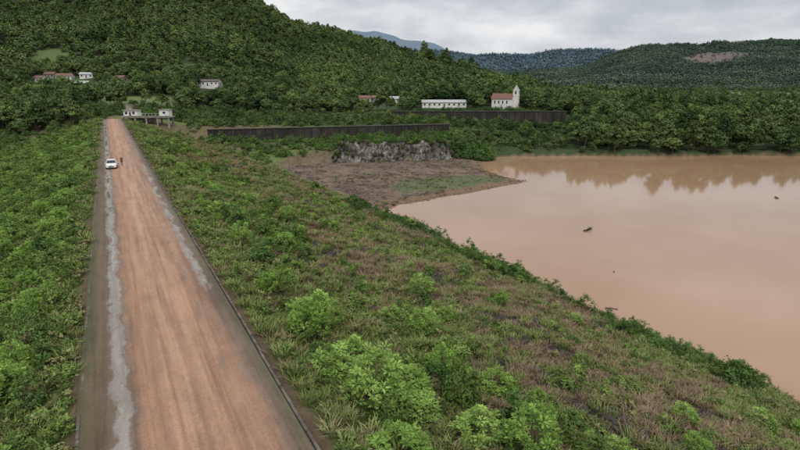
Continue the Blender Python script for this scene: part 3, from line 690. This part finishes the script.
for i, (wx, wy) in enumerate(((-.78,-1.25),(.78,-1.25),(-.78,1.25),(.78,1.25))):
    v, f = tube((wx-.1,wy,.3), (wx+.1,wy,.3), .31, .31, 20); s = 1 if wx > 0 else -1
    c_ = [tuple(range(20))[::-1], tuple(range(20,40))]
    me = bpy.data.meshes.new('wheel'); me.from_pydata([tuple(q) for q in v], [], [tuple(int(t) for t in q) for q in f]+c_); me.materials.append(tyre); obj(f'wheel_{i+1}', me, car)
    v, f = tube((wx+s*.09,wy,.3), (wx+s*.112,wy,.3), .19, .17, 12)
    me = bpy.data.meshes.new('rim'); me.from_pydata([tuple(q) for q in v], [], [tuple(int(t) for t in q) for q in f]+[tuple(range(12,24))]); me.materials.append(rimm); obj(f'rim_{i+1}', me, car)
boxes('headlamps', [(-.58,-1.95,.66,.3,.1,.14),(.58,-1.95,.66,.3,.1,.14)], lampm, car)
boxes('tail_lamps', [(-.68,1.93,.78,.16,.1,.2),(.68,1.93,.78,.16,.1,.2)], redl, car)
boxes('bumper_grille', [(0,-1.985,.45,.9,.06,.16),(0,-1.97,.66,.5,.05,.07)], tyre, car)
boxes('mirrors', [(-.95,-.72,1.0,.18,.1,.13),(.95,-.72,1.0,.18,.1,.13)], paint, car)

# ------------------------------------------------------------------ person (skin-modifier figure)
pm, nt, p = newmat('clothes_and_skin')
tc = N(nt, 'ShaderNodeTexCoord'); sp = N(nt, 'ShaderNodeSeparateXYZ'); L(nt, tc.outputs['Object'], sp.inputs[0])
r = ramp(nt, math_(nt, 'DIVIDE', sp.outputs[2], 2.0), [(0,(.03,.025,.02)),(.045,(.04,.045,.06)),(.47,(.05,.055,.07)),(.475,(.06,.03,.03)),(.735,(.07,.035,.035)),(.74,(.32,.18,.12)),(.82,(.30,.17,.11)),(.835,(.02,.015,.012))])
r.node.color_ramp.interpolation = 'CONSTANT'; L(nt, r, p.inputs['Base Color']); p.inputs['Roughness'].default_value = .85
def person(name, loc, yaw):
    J = [((0,0,.95),.13),((0,0,1.12),.125),((0,0,1.3),.15),((0,.0,1.43),.12),((0,0,1.5),.055),((0,-.01,1.57),.075),((0,-.015,1.65),.10),((0,0,1.72),.07)]
    E = [(i, i+1) for i in range(7)]
    for s in (-1, 1):
        b = len(J); sw = .16*s
        J += [((s*.1,0,.88),.10),((s*.11,-sw*.6,.48),.065),((s*.115,sw*.9,.09),.042),((s*.13,sw*.9-.14,.04),.038)]
        E += [(0,b),(b,b+1),(b+1,b+2),(b+2,b+3)]
        b = len(J)
        J += [((s*.19,0,1.42),.06),((s*.235,.02,1.15),.043),((s*.26,-.08-sw*.3,.92),.03),((s*.262,-.11-sw*.3,.86),.032)]
        E += [(3,b),(b,b+1),(b+1,b+2),(b+2,b+3)]
        h = b+3
        for f_ in range(4):
            q = len(J); yy = -.13-sw*.3+f_*.018-.02; l_ = (.065,.08,.075,.055)[f_]
            J += [((s*.262,yy,.825),.009),((s*.255,yy-.01,.825-l_),.008)]; E += [(h,q),(q,q+1)]
        q = len(J); J += [((s*.25,-.17-sw*.3,.84),.010)]; E += [(h,q)]
    me = bpy.data.meshes.new(name); me.from_pydata([j[0] for j in J], E, []); me.materials.append(pm)
    o = obj(name, me, None, loc, (0,0,yaw)); md = o.modifiers.new('skin', 'SKIN'); md.use_smooth_shade = True
    for i, j in enumerate(J):
        v = me.skin_vertices[0].data[i] if me.skin_vertices else None
        if v: v.radius = (j[1], j[1]*(.8 if i in (1,2,3) else 1)); v.use_root = (i == 0)
    o.modifiers.new('sub', 'SUBSURF').levels = 1
    return o
pp = person('pedestrian', (1.35, 111, .05), .4)

# ------------------------------------------------------------------ sky, sun, camera
w = bpy.data.worlds.new('World'); sc.world = w; w.use_nodes = True; nt = w.node_tree
bg = nt.nodes['Background']; bg.inputs[1].default_value = .1
SUN_EL, SUN_AZ = 50, 200
sk = N(nt, 'ShaderNodeTexSky', sky_type='NISHITA'); sk.sun_disc = False; sk.sun_elevation = math.radians(SUN_EL); sk.sun_rotation = math.radians(SUN_AZ)
tc = N(nt, 'ShaderNodeTexCoord')
n1 = noise(nt, 5.0, 8, .55, tc.outputs['Generated'], (1,1,3.0)); n2 = noise(nt, 2.0, 3, .5, tc.outputs['Generated'], (1,1,3.5))
f = math_(nt, 'ADD', math_(nt, 'MULTIPLY', n1, .55), math_(nt, 'MULTIPLY', n2, .45))
cl = ramp(nt, f, [(.38,(4.6,4.9,5.4)),(.46,(5.7,5.95,6.4)),(.53,(7.2,7.35,7.6)),(.60,(8.9,8.9,8.9))])
sz = N(nt, 'ShaderNodeSeparateXYZ'); L(nt, tc.outputs['Generated'], sz.inputs[0])
zen = ramp(nt, sz.outputs[2], [(.2,(1,1,1)),(.75,(1.55,1.55,1.55))])
cl = mix(nt, 1.0, cl, zen, 'MULTIPLY')
L(nt, mix(nt, .93, sk.outputs[0], cl), bg.inputs[0])
sd = bpy.data.lights.new('sun', 'SUN'); sd.energy = 1.4; sd.angle = math.radians(14); sd.color = (1,.97,.92)
so = obj('sun', sd); az = math.radians(SUN_AZ); el = math.radians(SUN_EL)
dv = Vector((math.sin(az)*math.cos(el), math.cos(az)*math.cos(el), math.sin(el)))
so.rotation_euler = dv.to_track_quat('Z', 'Y').to_euler()
cd = bpy.data.cameras.new('camera'); cam = obj('camera', cd, None, (0,0,CAMH), (math.radians(90-14.41), 0, -YAW))
cd.lens = 24; cd.sensor_width = 36; cd.clip_end = 20000; cd.clip_start = .5
sc.camera = cam
sc.view_settings.view_transform = 'Standard'; sc.view_settings.look = 'None'; sc.view_settings.exposure = 0
